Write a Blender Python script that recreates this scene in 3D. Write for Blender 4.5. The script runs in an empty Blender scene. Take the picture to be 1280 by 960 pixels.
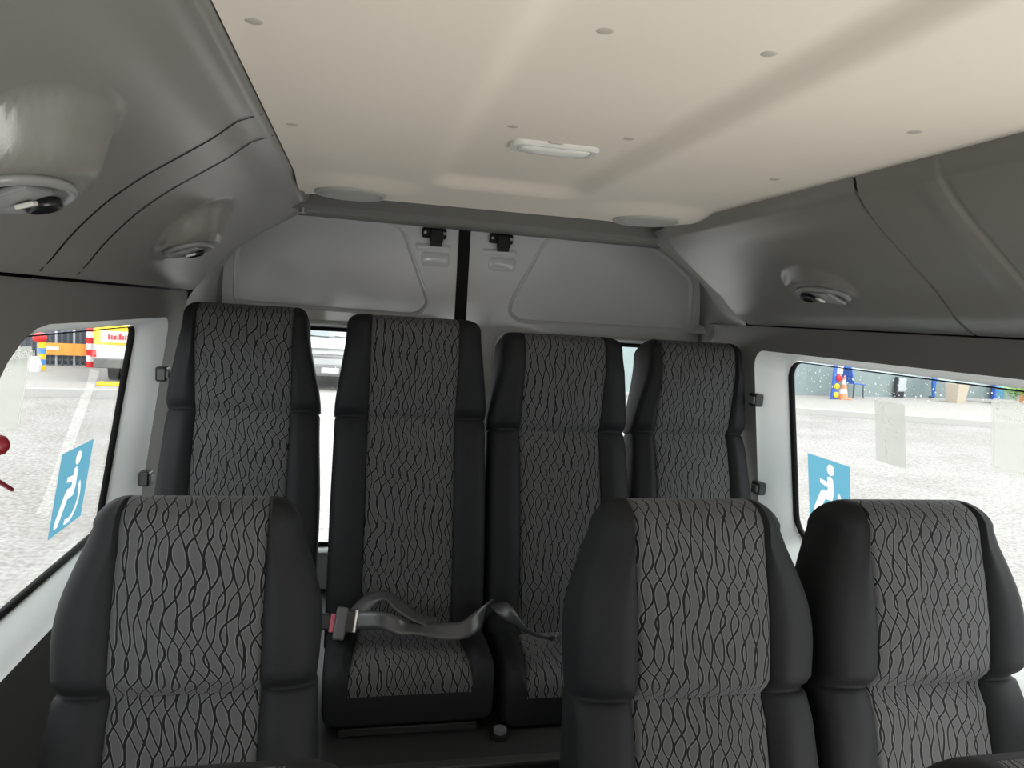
import bpy, bmesh, math, random
from mathutils import Vector, Matrix, geometry
random.seed(7)
S = bpy.context.scene
COL = S.collection
pi = math.pi

# ------------------------------------------------------------------ camera
cd = bpy.data.cameras.new('camera'); cam = bpy.data.objects.new('camera', cd); COL.objects.link(cam)
R_ = Vector((0.97639, -0.20734, 0.0606)); U_ = Vector((-0.03906, 0.10643, 0.99355)); F_ = Vector((0.21245, 0.97246, -0.09582))
cam.matrix_world = Matrix(((R_.x, U_.x, -F_.x, -0.3965), (R_.y, U_.y, -F_.y, 0), (R_.z, U_.z, -F_.z, 1.5), (0, 0, 0, 1)))
cd.sensor_width = 36; cd.lens = 895.16 / 1280 * 36; cd.clip_start = 0.02; cd.clip_end = 300
S.camera = cam

# ------------------------------------------------------------------ world and light
w = bpy.data.worlds.new('overcast_sky'); S.world = w; w.use_nodes = True
wn = w.node_tree.nodes; wl = w.node_tree.links
bg = wn['Background']; bg.inputs['Strength'].default_value = 2.1
tc = wn.new('ShaderNodeTexCoord'); sx = wn.new('ShaderNodeSeparateXYZ'); rp = wn.new('ShaderNodeValToRGB')
wl.new(tc.outputs['Generated'], sx.inputs[0]); wl.new(sx.outputs['Z'], rp.inputs[0]); wl.new(rp.outputs[0], bg.inputs[0])
rp.color_ramp.elements[0].color = (0.86, 0.88, 0.90, 1); rp.color_ramp.elements[1].color = (1.0, 1.0, 1.02, 1)
sd = bpy.data.lights.new('hazy_sun', 'SUN'); sun = bpy.data.objects.new('hazy_sun', sd); COL.objects.link(sun)
sd.energy = 1.2; sd.angle = math.radians(25); sd.color = (1, 0.97, 0.92)
sun.rotation_euler = Vector((0.55, -0.15, 0.8)).to_track_quat('Z', 'Y').to_euler()
def area(name, loc, target, sx_, sy_, power, col=(1, 1, 1)):
    l = bpy.data.lights.new(name, 'AREA'); l.shape = 'RECTANGLE'; l.size = sx_; l.size_y = sy_; l.energy = power; l.color = col
    o = bpy.data.objects.new(name, l); COL.objects.link(o); o.location = loc
    o.rotation_euler = (Vector(target) - Vector(loc)).to_track_quat('-Z', 'Y').to_euler(); return o
area('fill_lamp_right', (1.45, -0.25, 0.20), (-0.1, 0.7, 1.8), 1.4, 1.0, 17, (1, 0.98, 0.95))  # fill lamp added outside the unseen right opening to brighten the interior
area('fill_lamp_left', (-1.5, -0.1, 0.75), (0.3, 0.9, 1.8), 1.2, 0.7, 9)  # second added fill lamp, lifts the ceiling from the left
S.view_settings.view_transform = 'Standard'; S.view_settings.look = 'None'; S.view_settings.gamma = 1
S.view_settings.exposure = 1.25
S.cycles.max_bounces = 14; S.cycles.diffuse_bounces = 6; S.cycles.transparent_max_bounces = 24
S.cycles.caustics_refractive = True; S.cycles.sample_clamp_indirect = 6

# ------------------------------------------------------------------ materials
def mat(name, col, rough=0.6, spec=0.5, metal=0.0, coat=0.0, bump=0.0, bscale=300, var=0.0, vscale=4, bdist=0.001):
    m = bpy.data.materials.new(name); m.use_nodes = True
    nt = m.node_tree; b = nt.nodes['Principled BSDF']
    b.inputs['Base Color'].default_value = (*col, 1); b.inputs['Roughness'].default_value = rough
    b.inputs['Specular IOR Level'].default_value = spec; b.inputs['Metallic'].default_value = metal
    b.inputs['Coat Weight'].default_value = coat; b.inputs['Coat Roughness'].default_value = 0.06
    if bump or var:
        t = nt.nodes.new('ShaderNodeTexCoord')
    if bump:
        n = nt.nodes.new('ShaderNodeTexNoise'); n.inputs['Scale'].default_value = bscale; n.inputs['Detail'].default_value = 2
        bp = nt.nodes.new('ShaderNodeBump'); bp.inputs['Strength'].default_value = bump; bp.inputs['Distance'].default_value = bdist
        nt.links.new(t.outputs['Object'], n.inputs['Vector']); nt.links.new(n.outputs['Fac'], bp.inputs['Height'])
        nt.links.new(bp.outputs[0], b.inputs['Normal'])
    if var:
        n = nt.nodes.new('ShaderNodeTexNoise'); n.inputs['Scale'].default_value = vscale; n.inputs['Detail'].default_value = 5
        mx = nt.nodes.new('ShaderNodeMix'); mx.data_type = 'RGBA'
        mx.inputs['A'].default_value = (*[c * (1 - var) for c in col], 1); mx.inputs['B'].default_value = (*[min(1, c * (1 + var)) for c in col], 1)
        nt.links.new(t.outputs['Object'], n.inputs['Vector']); nt.links.new(n.outputs['Fac'], mx.inputs['Factor'])
        nt.links.new(mx.outputs['Result'], b.inputs['Base Color'])
    return m

def glass_mat(name, tint, refl=1.0):
    m = bpy.data.materials.new(name); m.use_nodes = True
    nt = m.node_tree; nt.nodes.clear()
    o = nt.nodes.new('ShaderNodeOutputMaterial'); mx = nt.nodes.new('ShaderNodeMixShader')
    t = nt.nodes.new('ShaderNodeBsdfTransparent'); g = nt.nodes.new('ShaderNodeBsdfGlossy'); lw = nt.nodes.new('ShaderNodeLayerWeight')
    t.inputs[0].default_value = (*tint, 1); g.inputs['Roughness'].default_value = 0.0; lw.inputs[0].default_value = 0.5
    pw = nt.nodes.new('ShaderNodeMath'); pw.operation = 'POWER'; pw.inputs[1].default_value = 5; nt.links.new(lw.outputs['Facing'], pw.inputs[0])
    f = nt.nodes.new('ShaderNodeMath'); f.operation = 'MULTIPLY_ADD'; f.inputs[1].default_value = 0.92; f.inputs[2].default_value = 0.05; nt.links.new(pw.outputs[0], f.inputs[0])
    nt.links.new(f.outputs[0], mx.inputs[0]); nt.links.new(t.outputs[0], mx.inputs[1]); nt.links.new(g.outputs[0], mx.inputs[2])
    nt.links.new(mx.outputs[0], o.inputs[0])
    return m

def film_mat(name, col, opacity):
    m = bpy.data.materials.new(name); m.use_nodes = True
    nt = m.node_tree; nt.nodes.clear()
    o = nt.nodes.new('ShaderNodeOutputMaterial'); mx = nt.nodes.new('ShaderNodeMixShader'); m2 = nt.nodes.new('ShaderNodeMixShader')
    t = nt.nodes.new('ShaderNodeBsdfTransparent'); d = nt.nodes.new('ShaderNodeBsdfDiffuse'); tr = nt.nodes.new('ShaderNodeBsdfTranslucent')
    d.inputs[0].default_value = (*col, 1); tr.inputs[0].default_value = (*col, 1); m2.inputs[0].default_value = 0.6
    nt.links.new(d.outputs[0], m2.inputs[1]); nt.links.new(tr.outputs[0], m2.inputs[2])
    mx.inputs[0].default_value = opacity
    nt.links.new(t.outputs[0], mx.inputs[1]); nt.links.new(m2.outputs[0], mx.inputs[2]); nt.links.new(mx.outputs[0], o.inputs[0])
    return m

def pattern_mat(name):
    """jacquard of wavy leaf cells: dark veins, pale outlines, grey fill, in UV metres"""
    m = bpy.data.materials.new(name); m.use_nodes = True
    nt = m.node_tree; b = nt.nodes['Principled BSDF']; N = nt.nodes.new; L = nt.links.new
    def math_(op, a, c=None):
        n = N('ShaderNodeMath'); n.operation = op
        for i, v in enumerate((a, c)):
            if v is None: continue
            if isinstance(v, (int, float)): n.inputs[i].default_value = v
            else: L(v, n.inputs[i])
        return n.outputs[0]
    uv = N('ShaderNodeUVMap'); sp = N('ShaderNodeSeparateXYZ'); L(uv.outputs[0], sp.inputs[0])
    u, v = sp.outputs[0], sp.outputs[1]
    per = 0.0235
    def family(sign, off):
        cb = N('ShaderNodeCombineXYZ'); L(math_('ADD', math_('MULTIPLY', u, 1 / 0.16), off), cb.inputs[0]); L(math_('MULTIPLY', v, 1 / 0.085), cb.inputs[1])
        ns = N('ShaderNodeTexNoise'); ns.noise_dimensions = '2D'; ns.inputs['Scale'].default_value = 1.0; ns.inputs['Detail'].default_value = 0.6; L(cb.outputs[0], ns.inputs['Vector'])
        ph = math_('ADD', math_('MULTIPLY', v, 2 * pi / 0.115), math_('MULTIPLY', u, 22.0))
        g = math_('ADD', math_('MULTIPLY', u, 1 / per), math_('MULTIPLY', math_('SINE', ph), 0.34 * sign))
        g = math_('ADD', g, math_('MULTIPLY', math_('SUBTRACT', ns.outputs['Fac'], 0.5), 1.9))
        fr = math_('FRACT', g); return math_('MULTIPLY', math_('MINIMUM', fr, math_('SUBTRACT', 1.0, fr)), per)
    dist = math_('MINIMUM', family(1, 0.0), family(-1, 17.3))
    r = N('ShaderNodeValToRGB'); L(math_('MULTIPLY', dist, 50.0), r.inputs[0]); e = r.color_ramp.elements
    e[0].position = 0.0; e[0].color = (0.006, 0.006, 0.006, 1); e[1].position = 0.094; e[1].color = (0.007, 0.007, 0.007, 1)
    for p, c in ((0.104, 0.20), (0.130, 0.20), (0.150, 0.092), (1.0, 0.088)):
        x = e.new(p); x.color = (c, c, c * 1.02, 1)
    L(r.outputs[0], b.inputs['Base Color']); b.inputs['Roughness'].default_value = 0.85; b.inputs['Specular IOR Level'].default_value = 0.25
    b.inputs['Sheen Weight'].default_value = 0.12
    bp = N('ShaderNodeBump'); bp.inputs['Strength'].default_value = 0.5; bp.inputs['Distance'].default_value = 0.002
    st = N('ShaderNodeMath'); st.operation = 'MINIMUM'; L(math_('MULTIPLY', dist, 50.0), st.inputs[0]); st.inputs[1].default_value = 0.14
    L(st.outputs[0], bp.inputs['Height']); L(bp.outputs[0], b.inputs['Normal'])
    return m

M = {}
M['ceil'] = mat('cream_headliner', (0.80, 0.725, 0.62), 0.65, 0.3, bump=0.15, bscale=120, var=0.05, vscale=3)
M['duct'] = mat('grey_moulded_plastic', (0.225, 0.218, 0.194), 0.28, 0.6, bump=0.25, bscale=500, bdist=0.0006)
M['wallgrey'] = mat('grey_wall_trim', (0.17, 0.165, 0.152), 0.5, 0.4, bump=0.2, bscale=400)
M['beam'] = mat('header_grey', (0.22, 0.215, 0.195), 0.55, 0.4)
M['pillar'] = mat('pillar_grey', (0.22, 0.22, 0.20), 0.4, 0.5)
M['white'] = mat('pale_painted_metal', (0.92, 0.93, 0.93), 0.15, 0.5, coat=0.5, bump=0.5, bscale=3.2, bdist=0.02)
M['reveal'] = mat('pale_grey_green_paint', (0.82, 0.85, 0.84), 0.4, 0.5)
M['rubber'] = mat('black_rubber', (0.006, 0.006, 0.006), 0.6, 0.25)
M['blackp'] = mat('black_plastic', (0.012, 0.012, 0.012), 0.28, 0.5)
M['floor'] = mat('dark_floor_vinyl', (0.018, 0.018, 0.018), 0.6, bump=0.3)
M['fabric'] = mat('charcoal_fabric', (0.015, 0.0155, 0.017), 0.66, 0.25, bump=0.35, bscale=900, bdist=0.0005)
M['pattern'] = pattern_mat('leaf_jacquard')
M['belt'] = mat('belt_webbing', (0.07, 0.07, 0.072), 0.28, 0.8, bump=0.5, bscale=600)
M['beltgrey'] = mat('tongue_plastic', (0.13, 0.13, 0.135), 0.4)
M['metal'] = mat('bright_metal', (0.7, 0.7, 0.7), 0.25, metal=1)
M['redbtn'] = mat('red_button', (0.65, 0.12, 0.18), 0.4)
M['ventgrey'] = mat('vent_grey', (0.27, 0.275, 0.26), 0.3, 0.5)
M['lens'] = mat('lamp_lens', (0.75, 0.74, 0.68), 0.15, 0.6)
M['speaker'] = mat('speaker_grille', (0.42, 0.42, 0.38), 0.7, bump=0.8, bscale=350)
M['clip'] = mat('cream_fastener', (0.50, 0.46, 0.40), 0.5)
M['red'] = mat('dark_red_plastic', (0.30, 0.02, 0.03), 0.35)
M['glass'] = glass_mat('window_glass', (0.56, 0.58, 0.57))
M['clearglass'] = glass_mat('rear_window_glass', (0.72, 0.75, 0.74))
M['film'] = film_mat('translucent_film', (0.72, 0.73, 0.68), 0.5)
M['filmw'] = film_mat('white_film_print', (0.95, 0.95, 0.93), 0.8)
M['blue'] = film_mat('blue_film', (0.12, 0.38, 0.52), 0.96)
M['wfilm'] = film_mat('white_film', (0.9, 0.9, 0.9), 0.97)

# ------------------------------------------------------------------ helpers
def link(name, verts, faces, m, parent=None, smooth=False, uvs=None, **props):
    me = bpy.data.meshes.new(name); me.from_pydata([tuple(v) for v in verts], [], faces); me.update()
    if isinstance(m, str): m = M[m]
    me.materials.append(m)
    if smooth:
        for p in me.polygons: p.use_smooth = True
    if uvs is not None:
        ul = me.uv_layers.new(name='UVMap')
        for lp in me.loops: ul.data[lp.index].uv = uvs[lp.vertex_index]
    o = bpy.data.objects.new(name, me); COL.objects.link(o)
    if parent: o.parent = parent
    for k, v in props.items(): o[k] = v
    return o

def link_bm(name, bm, m, parent=None, smooth=False, **props):
    me = bpy.data.meshes.new(name); bm.normal_update(); bm.to_mesh(me); bm.free()
    me.materials.append(M[m] if isinstance(m, str) else m)
    if smooth:
        for p in me.polygons: p.use_smooth = True
    o = bpy.data.objects.new(name, me); COL.objects.link(o)
    if parent: o.parent = parent
    for k, v in props.items(): o[k] = v
    return o

def thing(name, label, cat, loc=(0, 0, 0), rz=0, group=None):
    o = bpy.data.objects.new(name, None); COL.objects.link(o); o.location = loc; o.rotation_euler = (0, 0, rz)
    o.empty_display_size = 0.05
    o['label'] = label; o['category'] = cat
    if group: o['group'] = group
    return o

def struct(o): o['kind'] = 'structure'; return o

def box_bm(bm, c, s, rot=None, bev=0.0, seg=2):
    r = bmesh.ops.create_cube(bm, size=1.0)
    vs = r['verts']
    bmesh.ops.scale(bm, vec=s, verts=vs)
    if bev:
        es = list({e for v in vs for e in v.link_edges})
        g = bmesh.ops.bevel(bm, geom=es, offset=bev, segments=seg, affect='EDGES', profile=0.5)
        vs = list({v for f in g['faces'] for v in f.verts} | {v for v in vs if v.is_valid})
    if rot is not None: bmesh.ops.rotate(bm, cent=(0, 0, 0), matrix=rot, verts=vs)
    bmesh.ops.translate(bm, vec=c, verts=vs)
    return vs

def box(name, c, s, m, parent=None, rot=None, bev=0.0, smooth=False, **kw):
    bm = bmesh.new(); box_bm(bm, c, s, rot, bev)
    return link_bm(name, bm, m, parent, smooth, **kw)

def cyl_bm(bm, a, b, r0, r1=None, n=16):
    a, b = Vector(a), Vector(b); r1 = r0 if r1 is None else r1
    d = b - a
    g = bmesh.ops.create_cone(bm, cap_ends=True, segments=n, radius1=r0, radius2=r1, depth=d.length)
    q = Vector((0, 0, 1)).rotation_difference(d.normalized()).to_matrix()
    bmesh.ops.rotate(bm, cent=(0, 0, 0), matrix=q, verts=g['verts']); bmesh.ops.translate(bm, vec=(a + b) / 2, verts=g['verts'])
    return g['verts']

def cyl(name, a, b, r0, m, parent=None, r1=None, n=16, smooth=False, **kw):
    bm = bmesh.new(); cyl_bm(bm, a, b, r0, r1, n); return link_bm(name, bm, m, parent, smooth, **kw)

def lathe(name, prof, n, m, parent=None, loc=(0, 0, 0), rot=None, sc=(1, 1), **kw):
    vs, fs = [], []
    for r, z in prof:
        for i in range(n):
            a = 2 * pi * i / n; p = Vector((r * math.cos(a) * sc[0], r * math.sin(a) * sc[1], z))
            if rot is not None: p = rot @ p
            vs.append(p + Vector(loc))
    for j in range(len(prof) - 1):
        for i in range(n): fs.append((j * n + i, j * n + (i + 1) % n, (j + 1) * n + (i + 1) % n, (j + 1) * n + i))
    fs.append(tuple(range(n))[::-1]); fs.append(tuple(range((len(prof) - 1) * n, len(prof) * n)))
    return link(name, vs, fs, m, parent, True, **kw)

def rrect(y0, y1, z0, z1, r, n=6):
    """closed loop, r = 4 radii in order (y1,z0),(y1,z1),(y0,z1),(y0,z0)"""
    if isinstance(r, (int, float)): r = (r,) * 4
    out = []
    for (cy, cz, sy, sz, a0, rr) in ((y1, z0, -1, 1, -90, r[0]), (y1, z1, -1, -1, 0, r[1]), (y0, z1, 1, -1, 90, r[2]), (y0, z0, 1, 1, 180, r[3])):
        for k in range(n + 1):
            a = math.radians(a0 + 90 * k / n); out.append((cy + sy * rr + rr * math.cos(a), cz + sz * rr + rr * math.sin(a)))
    return out

def slab_with_holes(outer, holes, f3, thick=None):
    """planar polygon (2D loops) with holes -> verts, faces; f3 maps 2D to 3D"""
    loops = [outer] + holes
    flat = [p for l in loops for p in l]
    tri = geometry.tessellate_polygon([[Vector((p[0], p[1], 0)) for p in l] for l in loops])
    return [f3(*p) for p in flat], [tuple(t) for t in tri]

def ring(loopA, loopB, base=0):
    n = len(loopA)
    return list(loopA) + list(loopB), [(base + i, base + (i + 1) % n, base + n + (i + 1) % n, base + n + i) for i in range(n)]

def smooth01(x): x = max(0.0, min(1.0, x)); return x * x * (3 - 2 * x)

def densify(loop, d):
    out = []
    for i, p in enumerate(loop):
        q = loop[(i + 1) % len(loop)]; L = math.dist(p, q); k = max(1, int(L / d))
        for j in range(k): out.append((p[0] + (q[0] - p[0]) * j / k, p[1] + (q[1] - p[1]) * j / k))
    return out

# ------------------------------------------------------------------ ceiling
def axis(segs):
    out = []
    for a, b, d in segs:
        n = max(1, round((b - a) / d)); out += [a + (b - a) * i / n for i in range(n)]
    out.append(segs[-1][1]); return out

SPK = [(-0.432, 2.03), (0.415, 2.02)]
def ceil_z(x, y):
    z = 1.822
    # recessed rectangular tray in the middle
    dx = 0.185 - abs(x + 0.03); dy = 1.90 - y
    d = min(dx, dy)
    if dx < 0.07 and dy < 0.07: d = 0.07 - math.hypot(0.07 - dx, 0.07 - dy)
    z += 0.028 * smooth01((d + 0.03) / 0.06)
    for sx_, sy_ in SPK:
        r = math.hypot((x - sx_) / 0.15, (y - sy_) / 0.13)
        z -= 0.022 * smooth01((1.5 - r) / 0.75)
    ex = abs(x) - 0.53
    if ex > 0: z -= 0.006 * (ex / 0.06) ** 2
    ey = y - 2.20
    if ey > 0: z -= 0.006 * (ey / 0.1) ** 2
    return z
xs = axis([(-0.566, 0.578, .0142)]); ys = axis([(-1.7, 0.4, .1), (0.4, 2.245, .018)])
V = [(x, y, ceil_z(x, y)) for y in ys for x in xs]; nx = len(xs)
Fc = [(j * nx + i, (j + 1) * nx + i, (j + 1) * nx + i + 1, j * nx + i + 1) for j in range(len(ys) - 1) for i in range(nx - 1)]
ceiling = struct(link('ceiling', V, Fc, 'ceil', smooth=True))
V = []
for y in (-1.7, 2.95): V += [(x, y, z) for x, z in ((-.985, 1.47), (-1.06, 1.56), (-1.02, 1.86), (-.8, 1.95), (.8, 1.95), (1.07, 1.88), (1.12, 1.56), (.985, 1.47))]
struct(link('roof', V, [(i, i + 1, 9 + i, 8 + i) for i in range(7)], 'white'))
for (x, y) in [(-.53, .92), (-.53, 1.41), (-.118, .87), (.10, .864), (-.13, 1.353), (.097, 1.343), (.44, 1.0), (.46, 1.42), (-.53, .45), (.1, .45)]:
    lathe('fastener', [(0.013, 0.004), (0.012, 0.0), (0.009, -0.0012), (0.004, -0.0015)], 16, 'clip', ceiling, (x, y, ceil_z(x, y) + 0.0005))

for k, (x, y) in enumerate(SPK):
    t = thing('ceiling_speaker', ['round grey speaker grille in the ceiling corner above the left rear seats', 'round grey speaker grille in the ceiling corner above the right rear seats'][k], 'speaker', (x, y, ceil_z(x, y)))
    lathe('trim_ring', [(0.095, 0.01), (0.095, -0.004), (0.090, -0.007), (0.083, -0.006), (0.083, 0.0)], 40, 'speaker', t)
    lathe('grille', [(0.083, 0.004), (0.083, -0.005), (0.06, -0.0062), (0.02, -0.007)], 40, 'speaker', t)
# dome lamp
zl = ceil_z(-0.02, 1.48)
t = thing('ceiling_lamp', 'long narrow clear ceiling lamp on the cream headliner', 'lamp', (-0.015, 1.475, zl))
vs, fs = [], []
def lampsec(sx_, sy_, z): return [(c[0], c[1], z) for c in rrect(-sx_, sx_, -sy_, sy_, min(sx_, sy_) * 0.6, 5)]
def stack(loops):
    vs, fs = [], []; n = len(loops[0])
    for l in loops: vs += l
    for j in range(len(loops) - 1):
        for i in range(n): fs.append((j * n + i, j * n + (i + 1) % n, (j + 1) * n + (i + 1) % n, (j + 1) * n + i))
    fs.append(tuple(range(n))[::-1]); fs.append(tuple(range((len(loops) - 1) * n, len(loops) * n)))
    return vs, fs
vs, fs = stack([lampsec(.092, .040, .006), lampsec(.092, .040, -.005), lampsec(.088, .036, -.009), lampsec(.078, .028, -.009), lampsec(.076, .026, -.004)])
link('bezel', vs, fs, 'lens', t)
vs, fs = stack([lampsec(.076, .026, -.004), lampsec(.072, .023, -.011), lampsec(.06, .015, -.015), lampsec(.03, .006, -.016)])
link('lens', vs, fs, 'lens', t, True)
box('switch', (-0.01, -0.047, -0.001), (0.03, 0.006, 0.006), 'clip', t, bev=0.001)

# ------------------------------------------------------------------ overhead ducts
PL = [(0.560, 1.835), (0.575, 1.814), (0.610, 1.805), (0.645, 1.772), (0.705, 1.731), (0.761, 1.693), (0.817, 1.646), (0.871, 1.586), (0.905, 1.535), (0.925, 1.514)]
PR = [(0.560, 1.835), (0.571, 1.815), (0.575, 1.788), (0.612, 1.745), (0.66, 1.705), (0.71, 1.667), (0.79, 1.606), (0.85, 1.548), (0.905, 1.514)]
def prof_z(P, x):
    for (a, b) in zip(P, P[1:]):
        if a[0] <= x <= b[0]: return a[1] + (b[1] - a[1]) * (x - a[0]) / (b[0] - a[0])
    return P[-1][1] if x > P[-1][0] else P[0][1]
def prof_s(P, x):    # smoothed
    r = 0.014; return (prof_z(P, x - r) + 2 * prof_z(P, x) + prof_z(P, x + r)) / 4 if x > 0.60 else prof_z(P, x)
def smin(a, b, k):
    h = max(k - abs(a - b), 0) / k; return min(a, b) - h * h * k / 4
def duct_fn(P, pods, grooves):
    def f(x, y):
        z = prof_s(P, x)
        for (px, py, rx, ry, zb) in pods:
            r = math.hypot((x - px) / rx, (y - py) / ry)
            if r < 2.2:
                zp = zb + max(0, r - 0.84) ** 1.25 * 0.42 + 0.34 * (px - x)
                z = smin(z, zp, 0.009)
        for (gy, gw, gd) in grooves:
            d = abs(y - gy)
            if d < gw: z += gd * (1 - smooth01(d / gw)) * (0.6 if x < 0.58 else 1)
        return z
    return f
def duct(name, side, P, pods, grooves, y0, y1, parent=None):
    f = duct_fn(P, pods, grooves)
    xs = axis([(P[0][0], 0.62, .006), (0.62, P[-1][0], .008)])
    ys = set(axis([(y0, y1, .05)]))
    for (px, py, rx, ry, zb) in pods: ys |= set(axis([(py - ry * 1.9, py + ry * 1.9, .008)]))
    for (gy, gw, gd) in grooves: ys |= {gy + gw * k for k in (-1.05, -1, -.75, -.5, -.25, 0, .25, .5, .75, 1, 1.05)}
    ys = sorted(y for y in ys if y0 <= y <= y1)
    V = [(side * x, y, f(x, y)) for y in ys for x in xs]; n = len(xs)
    F = [(j * n + i, (j + 1) * n + i, (j + 1) * n + i + 1, j * n + i + 1) for j in range(len(ys) - 1) for i in range(n - 1)]
    # turned edge along the seam and at both ends (the panel has thickness)
    b = len(V)
    xe = P[-1][0]; m = len(ys)
    V += [(side * xe, y, f(xe, y)) for y in ys] + [(side * (xe + 0.012), y, f(xe, y) + 0.008) for y in ys]
    F += [(b + j, b + j + 1, b + m + j + 1, b + m + j) for j in range(m - 1)]
    for jj, dy in ((0, 0.0), (len(ys) - 1, 0.0)):
        b = len(V)
        V += [(side * x, ys[jj], f(x, ys[jj])) for x in xs] + [(side * (x + 0.012), ys[jj] + dy, f(x, ys[jj]) + 0.02) for x in xs]
        F += [(b + i, b + i + 1, b + n + i + 1, b + n + i) for i in range(n - 1)]
    if side < 0: pass
    return link(name, V, F, 'duct', parent, True)
podL = [(0.80, 1.86, 0.085, 0.135, 1.612), (0.80, 0.985, 0.085, 0.135, 1.612)]
podR = [(0.79, 1.68, 0.085, 0.155, 1.603), (0.79, 0.75, 0.085, 0.135, 1.603)]
trim1 = struct(duct('trim_1', -1, PL, podL, [], -1.7, 2.50))
struct(duct('trim_2', 1, PR, podR[:1], [], 1.312, 2.23))
struct(duct('trim_3', 1, PR, podR[1:], [(1.13, 0.035, -0.004), (1.09, 0.014, 0.006)], -1.7, 1.303))

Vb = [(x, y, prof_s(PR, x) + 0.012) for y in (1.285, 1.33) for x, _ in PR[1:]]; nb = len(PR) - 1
struct(link('trim_10', Vb, [(i, i + 1, nb + i + 1, nb + i) for i in range(nb - 1)], 'rubber'))  # dark backing put in for the shade inside the panel gap
for gy in (1.495, 1.335):  # dark strips laid on the duct as painted groove shade
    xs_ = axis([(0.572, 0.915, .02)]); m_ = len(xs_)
    link('groove_shade', [(-x, gy + dy, prof_s(PL, x) - .0012) for dy in (-.0032, .0032) for x in xs_], [(i, i + 1, m_ + i + 1, m_ + i) for i in range(m_ - 1)], 'rubber', trim1)
VL = ['small oval air vent pod on the left overhead panel beside the rear doors', 'large oval air vent pod on the left overhead panel at the frame edge', 'oval air vent pod on the right overhead panel above the side window', 'oval air vent pod on the right overhead panel nearest the front']
k = 0
for side, pods in ((-1, podL), (1, podR)):
    for (px, py, rx, ry, zb) in pods:
        t = thing('air_vent', VL[k], 'vent', (side * px, py, zb - 0.004), 0, 'overhead air vents'); t.rotation_euler = (0, side * math.radians(19), 0); k += 1
        lathe('bezel', [(0.90, 0.004), (0.90, -0.002), (0.86, -0.006), (0.78, -0.007), (0.70, -0.002), (0.68, 0.002)], 40, 'ventgrey', t, sc=(0.062, 0.108))
        lathe('bowl', [(0.68, 0.003), (0.45, 0.004), (0.1, 0.0045)], 32, 'blackp', t, sc=(0.062, 0.108))
        fl = box('flap', (0, -0.022, -0.005), (0.060, 0.080, 0.009), 'ventgrey', t, Matrix.Rotation(math.radians(4 * side), 3, 'Y') @ Matrix.Rotation(math.radians(4), 3, 'X'), 0.003)
        box('flap_knob', (0, 0.006, -0.012), (0.022, 0.018, 0.006), 'lens', fl, Matrix.Rotation(math.radians(9), 3, 'X'), 0.002)
        lathe('nozzle', [(0.021, 0.0), (0.021, -0.010), (0.017, -0.012), (0.015, -0.004)], 24, 'blackp', t, (0, 0.062, 0.0), sc=(1, 1.1))

# ------------------------------------------------------------------ side walls with windows
def wall_x(side, z):
    return side * ((0.937 if side < 0 else 0.915) + 0.135 * (1.512 - z))
def glass_x(side, z): return side * (1.03 + 0.15 * (1.40 - z))
def side_wall(side, wname, wins):
    outer = densify([(-1.7, -0.12), (2.50, -0.12), (2.50, 1.512), (-1.7, 1.512)], 0.3)
    holes = []
    for (gy0, gy1, gz0, gz1, rad, hy0, hy1, hz0, hz1, hr) in wins: holes.append(rrect(hy0, hy1, hz0, hz1, hr))
    V, F = slab_with_holes(outer, holes, lambda y, z: (wall_x(side, z), y, z))
    wall = struct(link(wname, V, F, 'wallgrey'))
    # return edge under the duct seam
    link('upper_lip', [(side * 0.925, -1.7, 1.512), (side * 0.925, 2.56, 1.512), (side * 1.06, 2.56, 1.53), (side * 1.06, -1.7, 1.53)], [(0, 1, 2, 3)], 'rubber', wall)
    out = []
    for (gy0, gy1, gz0, gz1, rad, hy0, hy1, hz0, hz1, hr) in wins:
        H = [(wall_x(side, z), y, z) for (y, z) in rrect(hy0, hy1, hz0, hz1, hr)]
        # slightly rolled inner edge
        H2 = [(glass_x(side, z) - side * 0.012, y, z) for (y, z) in rrect(gy0 - .006, gy1 + .006, gz0 - .006, gz1 + .006, rad)]
        Hm = [tuple(a * 0.82 + b * 0.18 + (side * 0.006 if i == 0 else 0) for i, (a, b) in enumerate(zip(p, q))) for p, q in zip(H, H2)]
        G = [(glass_x(side, z) + side * 0.004, y, z) for (y, z) in rrect(gy0 - .006, gy1 + .006, gz0 - .006, gz1 + .006, rad)]
        vs, fs = [], []; n = len(H)
        for l in (H, Hm, H2, G): vs += l
        for j in range(3):
            for i in range(n): fs.append((j * n + i, j * n + (i + 1) % n, (j + 1) * n + (i + 1) % n, (j + 1) * n + i))
        out.append((vs, fs, (gy0, gy1, gz0, gz1, rad)))
    return wall, out
def window(name, side, vs, fs, g):
    gy0, gy1, gz0, gz1, rad = g
    # gasket ring is the root mesh of the window
    def L(off, dx): return [(glass_x(side, z) + side * dx, y, z) for (y, z) in rrect(gy0 - off, gy1 + off, gz0 - off, gz1 + off * .25, tuple(max(0.004, r + off) for r in (rad if isinstance(rad, tuple) else (rad,) * 4)))]
    gv, gf = [], []
    loops = [L(0.008, -0.010), L(0.0, -0.012), L(-0.008, -0.006), L(-0.008, 0.004)]; n = len(loops[0])
    for l in loops: gv += l
    for j in range(3):
        for i in range(n): gf.append((j * n + i, j * n + (i + 1) % n, (j + 1) * n + (i + 1) % n, (j + 1) * n + i))
    root = struct(link(name, gv, gf, 'rubber', smooth=True))
    link('window_frame', vs, fs, 'reveal', root, True)
    P = L(-0.004, 0.0); n = len(P); V2 = [(p[0] + side * 0.004, p[1], p[2]) for p in P]
    link('pane', P, [tuple(range(n))], 'glass', root)
    return root
HR = (0.05, 0.06, 0.10, 0.05)
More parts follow.
